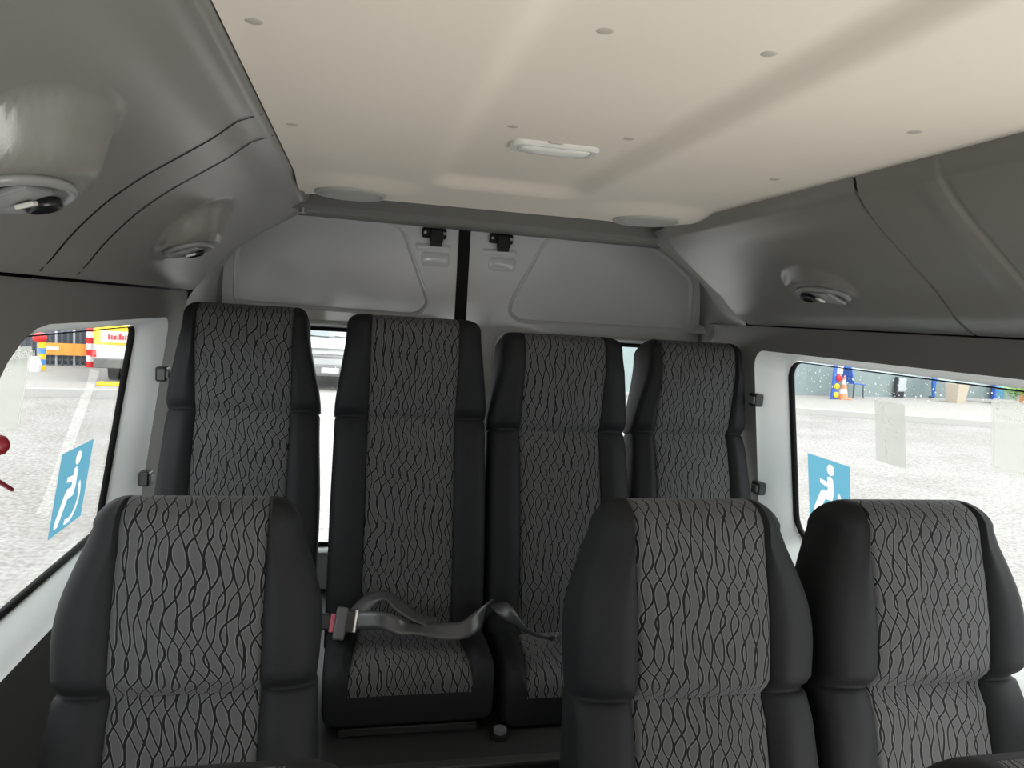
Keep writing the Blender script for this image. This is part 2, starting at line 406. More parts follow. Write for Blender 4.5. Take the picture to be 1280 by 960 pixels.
wl_left, wlw = side_wall(-1, 'wall_left', [
    (1.30, 2.235, 0.80, 1.402, (0.05, 0.03, 0.17, 0.08), 1.26, 2.315, 0.74, 1.432, (0.05, 0.05, 0.20, 0.08)),
    (0.25, 1.12, 0.80, 1.402, 0.08, 0.19, 1.18, 0.74, 1.432, 0.08),
    (-0.95, 0.05, 0.80, 1.402, 0.08, -1.0, 0.11, 0.74, 1.432, 0.08)])
wl_right, wrw = side_wall(1, 'wall_right', [
    (0.72, 2.155, 0.80, 1.402, (0.08, 0.06, 0.08, 0.08), 0.66, 2.22, 0.74, 1.432, (0.06, 0.06, 0.08, 0.08)),
    (-1.4, 0.50, 0.0, 1.402, 0.08, -1.46, 0.56, -0.06, 1.432, 0.08)])
wins = []
for i, (vs, fs, g) in enumerate(wlw): wins.append(window('window_%d' % (i + 1), -1, vs, fs, g))
wins.append(window('window_4', 1, *wrw[0]))
struct(link('added_opening', wrw[1][0], wrw[1][1], 'reveal', smooth=True))   # unseen side opening added to let more light in: only its frame

# outer side of the side walls: thin body skin follows below the windows
# front bulkhead of the cab (behind the camera) with windscreen opening
V, F = slab_with_holes([(-1.2, -0.12), (1.2, -0.12), (1.2, 1.93), (-1.2, 1.93)], [rrect(-0.85, 0.85, 0.75, 1.45, 0.1)], lambda x, z: (x, -1.7, z))
struct(link('wall_front', V, F, 'wallgrey'))

# floor with raised rear platform
fl = [(-1.2, -1.7, -.12), (1.2, -1.7, -.12), (1.2, 1.68, -.12), (-1.2, 1.68, -.12), (-1.2, 1.68, .36), (1.2, 1.68, .36), (1.2, 2.9, .36), (-1.2, 2.9, .36)]
floor = struct(link('floor', fl, [(0, 1, 2, 3), (3, 2, 5, 4), (4, 5, 6, 7)], 'floor'))
box('step_edge', (0.0, 1.685, 0.363), (1.9, 0.03, 0.012), mat('step_edge_rubber', (.035, .035, .034), .5), floor, bev=0.003)

# ------------------------------------------------------------------ rear header beam and pillars
bm = bmesh.new()
hv = [(2.40, 1.862), (2.40, 1.797), (2.415, 1.785), (2.60, 1.797), (2.84, 1.812), (2.84, 1.90), (2.40, 1.90)]
V = []; F = []
for x in (-0.70, 0.80):
    V += [(x, y + 0.0, z + (0.012 if x < 0 else 0.0)) for y, z in hv]
n = len(hv); F = [(i, (i + 1) % n, n + (i + 1) % n, n + i) for i in range(n)] + [tuple(range(n))[::-1], tuple(range(n, 2 * n))]
trim4 = struct(link('trim_4', V, F, 'beam'))
for x in (-0.585, 0.70): cyl('bolt', (x, 2.42, 1.80), (x, 2.42, 1.784), 0.012, 'metal', trim4, n=12)
box('closing_strip', (0.05, 2.355, 1.873), (1.2, 0.11, 0.03), 'blackp', trim4)

def pillar(name, side, P, door, ya=2.495):
    """skin from the duct end (y=2.5) to the door opening (y=2.86)"""
    A = [(side * x, ya, z) for x, z in P if x > 0.56] + [(wall_x(side, 1.50) , 2.495, 1.50), (wall_x(side, 1.2), 2.495, 1.2), (wall_x(side, .8), 2.495, .8), (wall_x(side, 0.36), 2.495, 0.36)]
    def resample(L, n):
        d = [0]
        for a, b in zip(L, L[1:]): d.append(d[-1] + math.dist(a, b))
        out = []
        for k in range(n):
            t_ = d[-1] * k / (n - 1); i = max(j for j in range(len(d)) if d[j] <= t_ + 1e-9); i = min(i, len(L) - 2)
            f = (t_ - d[i]) / (d[i + 1] - d[i]); out.append(tuple(a + (b - a) * f for a, b in zip(L[i], L[i + 1])))
        return out
    n = 40
    A = resample(A, n); D = resample([(side * x, 2.87, z) for x, z in door], n)
    rows = []
    for k in range(13):
        t_ = k / 12; bul = math.sin(pi * t_) * 0.018; st = -0.012 * smooth01((t_ - .45) / .1) * (1 - smooth01((t_ - .9) / .1))
        rows.append([(a[0] * (1 - t_) + d[0] * t_ + side * (-bul + -st), a[1] * (1 - t_) + d[1] * t_, a[2] * (1 - t_) + d[2] * t_ - bul * .5) for a, d in zip(A, D)])
    V = [p for r in rows for p in r]
    F = [(j * n + i, (j + 1) * n + i, (j + 1) * n + i + 1, j * n + i + 1) for j in range(12) for i in range(n - 1)]
    return struct(link(name, V, F, 'pillar', smooth=True))
pillar('trim_5', -1, PL, [(0.60, 1.87), (0.74, 1.80), (0.85, 1.735), (0.895, 1.66), (0.90, 1.55), (0.905, 1.3), (0.93, 0.9), (0.95, 0.36)])
pillar('trim_6', 1, PR, [(0.74, 1.86), (0.90, 1.80), (0.985, 1.745), (1.03, 1.68), (1.04, 1.55), (1.045, 1.3), (1.06, 0.9), (1.07, 0.36)], 2.225)
for k, sd_ in enumerate((-1, 1)):  # unseen outer panels added to keep stray light out of the pillar cavities
    a_, b_ = sd_ * 1.18, sd_ * (1.05 if sd_ < 0 else 1.11)
    struct(link('trim_%d' % (11 + k), [(a_, 2.47, -.12), (a_, 2.95, -.12), (b_, 2.95, 1.58), (b_, 2.47, 1.58), (wall_x(sd_, -.12), 2.47, -.12), (wall_x(sd_, 1.50), 2.47, 1.50), (b_, 2.47, 1.50)], [(0, 1, 2, 3), (0, 4, 5, 6)], 'white'))
V, F = slab_with_holes([(-1.16, -.12), (1.18, -.12), (1.11, 1.60), (1.05, 1.90), (.8, 1.94), (-.8, 1.94), (-1.0, 1.86), (-1.05, 1.60)], [[(-.86, .42), (.99, .42), (.99, 1.45), (-.86, 1.45)]], lambda x, z: (x, 2.915, z))
struct(link('trim_13', V, F, 'rubber'))  # hidden dark plate added to block sky light around the doors
# black coat and belt clips on the window pillars
CL = ['upper black belt clip on the left pale window pillar', 'lower black belt clip on the left pale window pillar', 'upper black belt clip on the right window pillar', 'lower black belt clip on the right window pillar']
for k, (side, y, z) in enumerate([(-1, 2.305, 1.262), (-1, 2.30, 0.945), (1, 2.205, 1.262), (1, 2.205, 0.955)]):
    x = wall_x(side, z)
    t = thing('pillar_clip', CL[k], 'clip', (x, y, z), 0, 'black clips on the window pillars')
    box('clip_body', (-side * 0.008, 0, 0), (0.032, 0.05, 0.044), 'blackp', t, bev=0.006, smooth=False)
    box('clip_tab', (-side * 0.024, -0.004, 0.0), (0.010, 0.034, 0.026), 'beltgrey', t, bev=0.003)

# ------------------------------------------------------------------ rear doors
def round_poly(pts, r, n=5):
    out = []; N_ = len(pts)
    for i in range(N_):
        p0, p1, p2 = (Vector(pts[i - 1]), Vector(pts[i]), Vector(pts[(i + 1) % N_]))
        a = (p0 - p1).normalized(); b = (p2 - p1).normalized(); rr = min(r, (p0 - p1).length * .45, (p2 - p1).length * .45)
        s, e = p1 + a * rr, p1 + b * rr
        for k in range(n + 1):
            t_ = k / n; out.append(tuple((1 - t_) ** 2 * s + 2 * t_ * (1 - t_) * p1 + t_ ** 2 * e))
    return out
def inset(loop, d):
    c = Vector((sum(p[0] for p in loop) / len(loop), sum(p[1] for p in loop) / len(loop))); out = []
    n = len(loop)
    area = sum(loop[i][0] * loop[(i + 1) % n][1] - loop[(i + 1) % n][0] * loop[i][1] for i in range(n))
    sg = 1 if area > 0 else -1
    for i in range(n):
        a = Vector(loop[(i - 1) % n]); b = Vector(loop[(i + 1) % n]); t_ = (b - a)
        if t_.length < 1e-9: out.append(loop[i]); continue
        t_.normalize(); nn = Vector((-t_.y, t_.x)) * sg; p = Vector(loop[i]) + nn * d; out.append((p.x, p.y))
    return out
YD = 2.87
def door(name, outer, emb, win, latch_x, hinge):
    fo = lambda x, z: (x, YD, z)
    V, F = slab_with_holes(outer, [emb, win], fo)
    root = struct(link(name, V, F, 'white'))
    # embossed upper panel: rolled ridge, then pressed panel
    L = [[(x, YD, z) for x, z in emb], [(x, YD - 0.004, z) for x, z in inset(emb, 0.005)], [(x, YD - 0.003, z) for x, z in inset(emb, 0.009)], [(x, YD + 0.007, z) for x, z in inset(emb, 0.018)]]
    vs, fs = [], []; n = len(emb)
    for l in L: vs += l
    for j in range(3):
        for i in range(n): fs.append((j * n + i, j * n + (i + 1) % n, (j + 1) * n + (i + 1) % n, (j + 1) * n + i))
    # crowned centre
    ins = inset(emb, 0.018); V2, F2 = slab_with_holes(ins, [], lambda x, z: (x, YD + 0.007, z)); b = 3 * n
    fs += [tuple(b + i for i in f) for f in F2]
    link('pressed_panel', vs, fs, 'white', root, False)
    # window surround
    L = [[(x, YD, z) for x, z in win], [(x, YD - .012, z) for x, z in inset(win, .006)], [(x, YD - .010, z) for x, z in inset(win, .014)], [(x, YD + .03, z) for x, z in inset(win, .030)]]
    vs, fs = [], []; n = len(win)
    for l in L: vs += l
    for j in range(3):
        for i in range(n): fs.append((j * n + i, j * n + (i + 1) % n, (j + 1) * n + (i + 1) % n, (j + 1) * n + i))
    link('window_surround', vs, fs, 'reveal', root, True)
    L = [[(x, YD + .028, z) for x, z in inset(win, .028)], [(x, YD + .020, z) for x, z in inset(win, .034)], [(x, YD + .030, z) for x, z in inset(win, .044)]]
    vs, fs = [], []
    for l in L: vs += l
    for j in range(2):
        for i in range(n): fs.append((j * n + i, j * n + (i + 1) % n, (j + 1) * n + (i + 1) % n, (j + 1) * n + i))
    link('gasket', vs, fs, 'rubber', root, True)
    P = [(x, YD + .029, z) for x, z in inset(win, .040)]
    link('pane', P, [tuple(range(len(P)))], 'clearglass', root)
    # latch
    lt = box('latch', (latch_x, YD - 0.008, 1.800), (0.096, 0.022, 0.040), 'blackp', root, bev=0.007)
    box('latch_block', (latch_x + 0.008, YD - 0.022, 1.788), (0.052, 0.028, 0.052), 'blackp', lt, bev=0.005)
    box('latch_tongue', (latch_x + 0.008, YD - 0.022, 1.757), (0.046, 0.022, 0.016), 'blackp', lt, bev=0.002)
    for dx in (-0.036, 0.040): cyl('screw', (latch_x + dx, YD - 0.018, 1.800), (latch_x + dx, YD - 0.022, 1.800), 0.006, 'metal', lt, n=10)
    # pressed crease under the latch
    for (cx, cz, hw, hh) in ((latch_x, 1.745, 0.068, 0.016), (latch_x + 0.01, 1.70, 0.055, 0.03)):
        lp = round_poly([(cx - hw, cz - hh), (cx + hw, cz - hh), (cx + hw * 1.1, cz + hh), (cx - hw * 1.1, cz + hh)], 0.02)
        vs, fs = ring([(x, YD + .001, z) for x, z in lp], [(x, YD - .006, z) for x, z in inset(lp, .008)]); n2 = len(lp)
        fs.append(tuple(range(n2, 2 * n2)))
        link('pressed_rib', vs, fs, 'white', root, True)
    return root
d1o = [(-0.91, 0.36), (-0.02, 0.36), (-0.02, 1.88), (-0.62, 1.90), (-0.80, 1.80), (-0.90, 1.72), (-0.92, 1.60)]
d1e = round_poly([(-0.865, 1.478), (-0.175, 1.466), (-0.115, 1.520), (-0.235, 1.815), (-0.300, 1.842), (-0.62, 1.842), (-0.80, 1.765), (-0.862, 1.70)], 0.045)
d1w = round_poly([(-0.85, 0.50), (-0.14, 0.50), (-0.14, 1.437), (-0.85, 1.437)], 0.07)
d2o = [(0.022, 0.36), (1.10, 0.36), (1.08, 1.72), (1.0, 1.80), (0.80, 1.90), (0.022, 1.88)]
d2e = round_poly([(0.245, 1.468), (0.985, 1.470), (1.005, 1.52), (1.0, 1.70), (0.86, 1.800), (0.74, 1.846), (0.375, 1.846), (0.32, 1.80), (0.195, 1.55), (0.195, 1.50)], 0.04)
d2w = round_poly([(0.14, 0.50), (0.98, 0.50), (0.98, 1.437), (0.14, 1.437)], 0.07)
door1 = door('door_1', d1o, d1e, d1w, -0.120, -1)
door2 = door('door_2', d2o, d2e, d2w, 0.148, 1)
struct(box('trim_7', (0.001, YD + 0.008, 1.12), (0.046, 0.03, 1.54), 'rubber'))

# ------------------------------------------------------------------ seats
def pad(name_main, name_panel, P, frame, parent, mmain, mpanel, zones=None):
    """loft of rounded sections. P: rows of dict(s,w,df,db,rf,xc,shr)  frame(u,n,s)->xyz.
       zones: list of (row0,row1,main,panel,mat_main,mat_panel)"""
    def section(r):
        w_, df, db, rf, xc = r['w'], r['df'], r['db'], r['rf'], r['xc']; bol = r.get('bol', 0.014); cr = r.get('cr', 0.004)
        rf = min(rf, w_ * 0.6, (df + db) * 0.49 + 1e-4); rb = min(0.022, (df + db) * 0.45 + 1e-4)
        k = max(0.0, min(1.0, (df + db) / 0.06)); bol *= k; g = 0.005 * k
        half = []
        for t_ in (0, .25, .5, .75, .93): half.append((xc * t_, df + cr * (1 - t_ * t_)))
        half.append((xc - .003, df - g * .3)); half.append((xc, df - g)); half.append((xc + .004, df + bol * .15))
        xe = max(w_ - rf, xc + .008)
        for t_ in (.25, .5, .75, 1.0):
            half.append((xc + .004 + (xe - xc - .004) * t_, df + bol * math.sin(pi * min(1, t_ * .62 + .1))))
        nf = df + bol * math.sin(pi * .72)
        for a in (18, 36, 54, 72, 90):
            a = math.radians(a); half.append((xe + (w_ - xe) * math.sin(a), nf - rf * (1 - math.cos(a))))
        half.append((w_, (nf - rf) * .5 + (-db + rb) * .5))
        for a in (0, 30, 60, 90):
            a = math.radians(a); half.append((w_ - rb * (1 - math.cos(a)), -db + rb - rb * math.sin(a)))
        half.append((w_ * .5, -db))
        loop = half + [(0, -db)] + [(-u, n) for u, n in half[:0:-1]]
        return loop, len(half)
    rows = [section(r)[0] for r in P]; nh = section(P[0])[1]; n = len(rows[0])
    V = []; UV = []; arc = 0; prev = None
    for r, row in zip(P, rows):
        pc = Vector(frame(0, row[0][1], r['s']))
        if prev is not None: arc += (pc - prev).length
        prev = pc
        for u, nn in row: V.append(frame(u, nn, r['s'])); UV.append((u + r.get('uo', 0), arc + r.get('vo', 0)))
    pcol = [i for i in range(n) if i < 6 or i >= n - 6]
    groups = {}
    for j in range(len(P) - 1):
        for i in range(n):
            i2 = (i + 1) % n
            cen = (i < 6 and i2 <= 6) or (i >= n - 6)
            z = 0
            for zi, (r0, r1) in enumerate(zones): 
                if r0 <= j < r1: z = zi
            groups.setdefault((z, cen), []).append((j * n + i, j * n + i2, (j + 1) * n + i2, (j + 1) * n + i))
    lastz = len(zones) - 1
    groups[(0, False)].append(tuple(range(n))[::-1])
    groups[(lastz, False)].append(tuple(range((len(P) - 1) * n, len(P) * n)))
    objs = []
    for (z, cen), fs in sorted(groups.items()):
        used = sorted({i for f in fs for i in f}); mp = {o: k for k, o in enumerate(used)}
        nm = (name_panel if cen else name_main)[z]; mm = (mpanel if cen else mmain)[z]
        objs.append(link(nm, [V[i] for i in used], [tuple(mp[i] for i in f) for f in fs], mm, parent, True, [UV[i] for i in used]))
    return objs

def seat(label, x, ytop, ztop, wb, wh, wt, zfloor, group, front=False, tilt=12.5, L=1.01, cush=True, yaw=0.0, xc=0.135, wc=0.232, uo=0.0, tilt_off=0):
    a = math.radians(tilt); d = Vector((0, math.sin(a), math.cos(a))); nrm = Vector((0, -math.cos(a), math.sin(a)))
    th = 0.11
    # the top front of the headrest sits at (ytop, ztop)
    base = Vector((0, ytop, ztop)) - d * L - nrm * (0.045)
    seam = L - (0.325 if not front else 0.365)
    hb, ht, rt = (0.068, 0.070, 0.050) if not front else (0.078, 0.098, 0.060)
    P = []
    def row(s, w_, df, db=0.045, rf=0.04, **k): P.append(dict(s=s, w=w_, df=df, db=db, rf=rf, xc=k.pop('xc', xc), uo=uo, vo=uo * 3, **k))
    wbm = wb
    for i in range(15):
        s = seam * i / 14.0
        s = min(s, seam - .008)
        ww = wb - 0.02 * smooth01((s - seam * .55) / (seam * .45)) * (wb - wh) / 0.02
        row(s, ww, hb + 0.030 * math.sin(pi * min(1, .18 + .80 * s / seam)) - .012 * smooth01((s / seam - .93) / .07), bol=0.020)
    row(seam - .002, wh - .002, hb - .006, bol=0.014)
    r0 = len(P)
    row(seam + .001, wh - .004, hb - .008, bol=0.010)
    whd = wh + (0.002 if not front else 0.003)
    nH = 16; Lh = L - rt
    bh = 0.014 if front else 0.014
    for i in range(nH):
        t_ = ((i + .2) / (nH - .8)) ** 1.5; s = seam + .004 + (Lh - seam - .004) * t_
        up = smooth01(t_ / .12 + .2); down = 1 - smooth01((t_ - .35) / .8) * (.55 if front else .45)
        df = hb - .006 + (ht - hb + .012) * up * ((0.7 + .3 * down) if not front else (.80 + .30 * math.sin(pi * min(1, .08 + t_ * 1.0)))) + (0 if front else .066 * min(1, t_ / .72))
        if front: ww = whd * (0.975 + .025 * math.sin(pi * min(1, t_ * 1.3))) - (whd - wt - .012) * (max(0, t_ - .30) / .70) ** 2
        else: ww = whd - (whd - wt - .004) * smooth01((t_ - .02) / 1.0) ** .9
        row(s, ww, df, rf=0.055 if front else 0.045, bol=bh * up * (1 - .45 * smooth01((t_ - .5) / .5)), cr=.010 if front else .004)
    last = P[-1]; w0, f0, b0 = last['w'], last['df'], last['db']; mid = (f0 - b0) / 2
    for k in range(1, 9):
        ph = math.radians(90 * k / 8); c = math.cos(ph); 
        row(Lh + rt * math.sin(ph), w0 - (.034 if not front else .05) * (1 - c) ** 1.0, mid + (f0 - mid) * max(c, .02), -(mid - (mid + b0) * max(c, .02)), rf=0.045, bol=last['bol'] * c, cr=.004 * c, xc=min(xc, xc - .006 * (1 - c)))
    frame = lambda u, n_, s: tuple(base + d * s + nrm * n_ + Vector((u, 0, 0)))
    t = thing('bus_seat', label, 'seat', (x, base.y, zfloor), math.radians(yaw), group)
    off = Vector((0, -base.y, -zfloor))
    fr = lambda u, n_, s: tuple(Vector(frame(u, n_, s)) + off)
    pad(['backrest', 'headrest'], ['backrest_panel', 'headrest_panel'], P, fr, t, ['fabric', 'fabric'], ['pattern', 'pattern'], [(0, r0 - 0), (r0 - 0, 999)])
    if not cush: return t
    # cushion: s runs forward (-y) from the back
    zc = base.z - 0.005; y0 = base.y - 0.0; LC = 0.335
    Pc = []
    for i in range(10):
        s = -0.06 + (LC - .055 + .06) * i / 9
        Pc.append(dict(s=s, w=wc, df=0.062 + .012 * math.sin(pi * max(0, s) / LC), db=.085, rf=.04, xc=xc + .03 * max(0, s) / LC, bol=.022, cr=.006, uo=.3, vo=.1))
    for k in range(1, 10):
        ph = math.radians(90 * k / 9); c = math.cos(ph)
        Pc.append(dict(s=LC - .055 + .055 * math.sin(ph), w=wc - .02 * (1 - c), df=.062 - .05 * (1 - c) , db=.085 - .004 * (1 - c), rf=.04, xc=xc + .03, bol=.022 * c, cr=.006 * c, uo=.3, vo=.1))
    Pc.append(dict(s=LC + .002, w=wc - .025, df=-.0, db=.075, rf=.03, xc=xc + .03, bol=0, cr=0, uo=.3, vo=.1))
    frc = lambda u, n_, s: (u, y0 - s + off.y, zc + n_ + off.z + .012 * s / LC)
    pad(['cushion'], ['cushion_panel'], Pc, frc, t, ['fabric'], ['pattern'], [(0, 999)])
    # frame under the cushion
    hz = zc - .085 - zfloor
    y0l = y0 + off.y
    bm = bmesh.new()
    box_bm(bm, (0, y0l - .12, hz - .012), (wc * 1.6, .40, .024), bev=.004)
    link_bm('seat_frame', bm, 'floor', t)
    if hz > .1:
        for sx_ in (-1, 1):
            bm = bmesh.new(); box_bm(bm, (sx_ * wc * .6, y0l - .12, (hz - .024) / 2), (.035, .05, hz - .024), bev=.004); box_bm(bm, (sx_ * wc * .6, y0l - .12, .008), (.05, .34, .016), bev=.003)
            link_bm('leg', bm, 'blackp', t)
    else:
        for sx_ in (-1, 1): box('leg', (sx_ * wc * .6, y0l - .12, (hz - .024) / 2), (.04, .3, max(.01, hz - .024)), 'blackp', t)
    return t
G1 = 'tall seats of the rear row'; G2 = 'seats of the row in front'; G3 = 'seats nearest the camera'
seat('tall seat at the left end of the rear row, beside the wall', -0.722, 2.33, 1.478, .230, .218, .172, .36, G1, uo=.11)
seat('tall rear row seat with a belt buckle lying on its cushion', -0.222, 2.33, 1.470, .238, .236, .205, .36, G1, uo=.47)
seat('tall rear row seat right of the door gap, next to the belted one', 0.262, 2.33, 1.440, .238, .232, .200, .36, G1, uo=.83)
seat('tall seat at the right end of the rear row, beside the wall', 0.733, 2.34, 1.442, .222, .208, .165, .36, G1, uo=1.31)
seat('lone dark seat with bulky headrest, in the left foreground by the window', -0.683, 1.47, 1.110, .246, .234, .180, -.12, G2, True, uo=1.9, xc=.132)
seat('dark seat with bulky headrest in front of the right rear seats, beside the aisle', 0.250, 1.27, 1.163, .246, .236, .176, -.12, G2, True, uo=2.3, xc=.132)
seat('dark seat with bulky headrest at far right under the right window', 0.745, 1.27, 1.163, .246, .236, .180, -.12, G2, True, uo=2.9, xc=.132)
seat('dark seat of which only the headrest top shows along the bottom left edge', -0.575, 0.62, 1.085, .225, .238, .185, -.12, G3, True, uo=3.3)
seat('dark seat of which only the headrest top shows in the bottom right corner', 0.455, 0.61, 1.037, .225, .238, .185, -.12, G3, True, uo=3.9)

# ------------------------------------------------------------------ seat belts
def catmull(P, n=10):
    out = []
    for i in range(len(P) - 1):
        p0, p1, p2, p3 = P[max(0, i - 1)], P[i], P[i + 1], P[min(len(P) - 1, i + 2)]
        for k in range(n):
            t_ = k / n; out.append(0.5 * ((2 * p1) + (p2 - p0) * t_ + (2 * p0 - 5 * p1 + 4 * p2 - p3) * t_ * t_ + (3 * p1 - p0 - 3 * p2 + p3) * t_ ** 3))
    out.append(P[-1]); return out
def ribbon(name, pts, m, parent, wid=0.047, th=0.0016):
    C_ = catmull([Vector(p[0]) for p in pts]); D_ = catmull([Vector(p[1]).normalized() for p in pts])
    V, F = [], []
    for i, (c, dd) in enumerate(zip(C_, D_)):
        t_ = (C_[min(i + 1, len(C_) - 1)] - C_[max(i - 1, 0)]).normalized()
        dd = (dd - t_ * dd.dot(t_)).normalized(); nn = t_.cross(dd)
        for s, q in ((-.5, 1), (-.25, 1), (0, 1), (.25, 1), (.5, 1), (.5, -1), (.25, -1), (0, -1), (-.25, -1), (-.5, -1)):
            V.append(c + dd * wid * s + nn * th * .5 * q)
    n = 10
    for j in range(len(C_) - 1):
        for i in range(n): F.append((j * n + i, j * n + (i + 1) % n, (j + 1) * n + (i + 1) % n, (j + 1) * n + i))
    F.append(tuple(range(n))); F.append(tuple(range((len(C_) - 1) * n, len(C_) * n)))
    return link(name, V, F, m, parent, True)
bt = thing('seat_belt', 'black lap belt with red button buckle lying across the second rear seat cushion', 'seat belt', (-0.41, 1.97, 0.62))
o_ = Vector((0.41, -1.97, -0.62))
def rel(p): return tuple(Vector(p) + o_)
def rp_(L): return [(rel(p), d) for p, d in L]
rt = Matrix.Rotation(math.radians(8), 3, 'Y') @ Matrix.Rotation(math.radians(-25), 3, 'X')
bk = box('buckle', rel((-.468, 1.985, .618)), (.062, .026, .046), mat('buckle_dark_green_black', (.018, .028, .028), .4), bt, rt, .006)
box('release_button', rel((-.436, 1.975, .616)), (.012, .026, .050), 'redbtn', bk, rt, .002)
tg = box('tongue', rel((-.413, 1.965, .618)), (.032, .026, .088), 'beltgrey', bt, rt, .006)
box('tongue_bar', rel((-.372, 1.968, .622)), (.010, .012, .064), 'metal', tg, rt, .003)
box('tongue_slot', rel((-.390, 1.970, .621)), (.03, .010, .058), 'blackp', tg, rt, .002)
ribbon('webbing', rp_([((-.37, 1.968, .624), (.1, .35, .95)), ((-.31, 1.935, .637), (.05, .4, .92)), ((-.265, 1.925, .628), (.2, .5, .8)), ((-.225, 1.93, .615), (.35, .85, .25)), ((-.18, 1.925, .612), (.3, .8, .35)), ((-.13, 1.905, .613), (.05, .65, .75)), ((-.075, 1.90, .618), (-.05, .6, .8)), ((-.03, 1.93, .635), (.1, .5, .85)), ((.005, 1.99, .645), (.5, .2, .8)), ((.018, 2.08, .60), (.9, .1, .3)), ((.018, 2.14, .50), (1, .1, .1))]), 'belt', bt)
ribbon('webbing', rp_([((-.375, 1.972, .632), (.0, .6, .8)), ((-.335, 2.0, .670), (.1, .8, .5)), ((-.29, 2.0, .682), (.2, .9, .1)), ((-.25, 1.985, .655), (.3, .9, .3)), ((-.20, 1.965, .628), (.3, .9, .1)), ((-.15, 1.95, .618), (.2, .9, .3))]), 'belt', bt)
b2 = thing('seat_belt', 'black lap belt end rising between the middle rear seats onto the third cushion', 'seat belt', (.04, 2.0, .6))
o_ = Vector((-.04, -2.0, -.6))
ribbon('webbing', rp_([((.028, 2.14, .50), (1, .1, .1)), ((.026, 2.06, .61), (.95, .1, .3)), ((.03, 1.99, .652), (.9, -.3, .2)), ((.06, 1.93, .645), (.6, -.7, .3)), ((.10, 1.885, .618), (.1, -.8, .5)), ((.15, 1.86, .606), (.0, -.8, .5)), ((.21, 1.87, .606), (.1, .9, -.3)), ((.28, 1.92, .606), (.2, .9, -.1)), ((.34, 1.97, .604), (.2, .9, 0))]), 'belt', b2, wid=.044)
t = thing('floor_anchor', 'small round black anchor plate between the two middle rear cushions', 'anchor', (0.022, 1.80, 0.36))
cyl('anchor_post', (0, 0, 0), (0, 0, .012), .03, 'blackp', t, n=20)
cyl('anchor_ring', (0, 0, .012), (0, 0, .022), .018, 'beltgrey', t, n=20)

# ------------------------------------------------------------------ window stickers
def text_mesh(s, size, bold=0.0):
    c = bpy.data.curves.new('t', 'FONT'); c.body = s; c.size = size; c.offset = bold; c.align_x = 'LEFT'
    o = bpy.data.objects.new('t', c); COL.objects.link(o); bpy.context.view_layer.update()
    me = bpy.data.meshes.new_from_object(o.evaluated_get(bpy.context.evaluated_depsgraph_get()))
    bpy.data.objects.remove(o); return me
def film(side, dx, pts): return [(glass_x(side, z) - side * dx, y, z) for y, z in pts]
def flat(name, side, dx, pts, m, parent=None, **kw):
    """film of real thickness on the pane"""
    A = film(side, dx, pts); B = film(side, dx + .0004, pts); n = len(A)
    return link(name, A + B, [tuple(range(n)), tuple(range(n, 2 * n))[::-1]] + [(i, (i + 1) % n, n + (i + 1) % n, n + i) for i in range(n)], m, parent, **kw)
def disc(cy, cz, r, n=20, sy=1): return [(cy + r * sy * math.cos(2 * pi * k / n), cz + r * math.sin(2 * pi * k / n)) for k in range(n)]
def bar(p, q, w_):
    p, q = Vector(p), Vector(q); t_ = (q - p).normalized(); n_ = Vector((-t_.y, t_.x)) * w_ / 2
    return [tuple(p + n_), tuple(q + n_), tuple(q - n_), tuple(p - n_)]
def wheelchair(side, yc, zc, sz, label):
    dirn = -1 if side > 0 else 1    # +u to the right as seen from inside
    f = lambda u, v: (yc + dirn * u * sz, zc + v * sz)
    def q(pts): return [f(*p) for p in pts]
    parts = [disc(.06, .35, .085), [(-.02, .23), (.05, .25), (.11, .21), (.12, .0), (.08, -.12), (-.09, -.13), (-.27, -.42), (-.37, -.42), (-.39, -.36), (-.20, -.04), (-.13, .01), (-.02, .01), (-.02, .07), (-.20, .10), (-.20, .165), (-.02, .15)]]
    parts.append([(.02 + .30 * math.cos(a), -.16 + .30 * math.sin(a)) for a in [math.radians(x) for x in range(40, -111, -10)]] + [(.02 + .235 * math.cos(a), -.16 + .235 * math.sin(a)) for a in [math.radians(x) for x in range(-110, 41, 10)]])
    parts = [q(lp) for lp in parts]
    bmv, bmf = slab_with_holes(q([(-.5, -.5), (.5, -.5), (.5, .5), (-.5, .5)]), parts, lambda a, b: film(side, .0015, [(a, b)])[0])
    root = link('accessibility_sticker', bmv, bmf, 'blue', label=label, category='sticker')
    bmv, bmf = [], []
    for lp in parts:
        tri = geometry.tessellate_polygon([[Vector((p[0], p[1], 0)) for p in lp]]); b = len(bmv)
        bmv += film(side, .0016, lp); bmf += [tuple(b + i for i in t_) for t_ in tri]
    link('wheelchair_symbol', bmv, bmf, 'wfilm', root)
    return root
wheelchair(-1, 1.965, 1.00, .21, 'blue sticker with white wheelchair user on the left window glass')
wheelchair(1, 1.975, 1.00, .21, 'blue sticker with white wheelchair user on the right window glass')
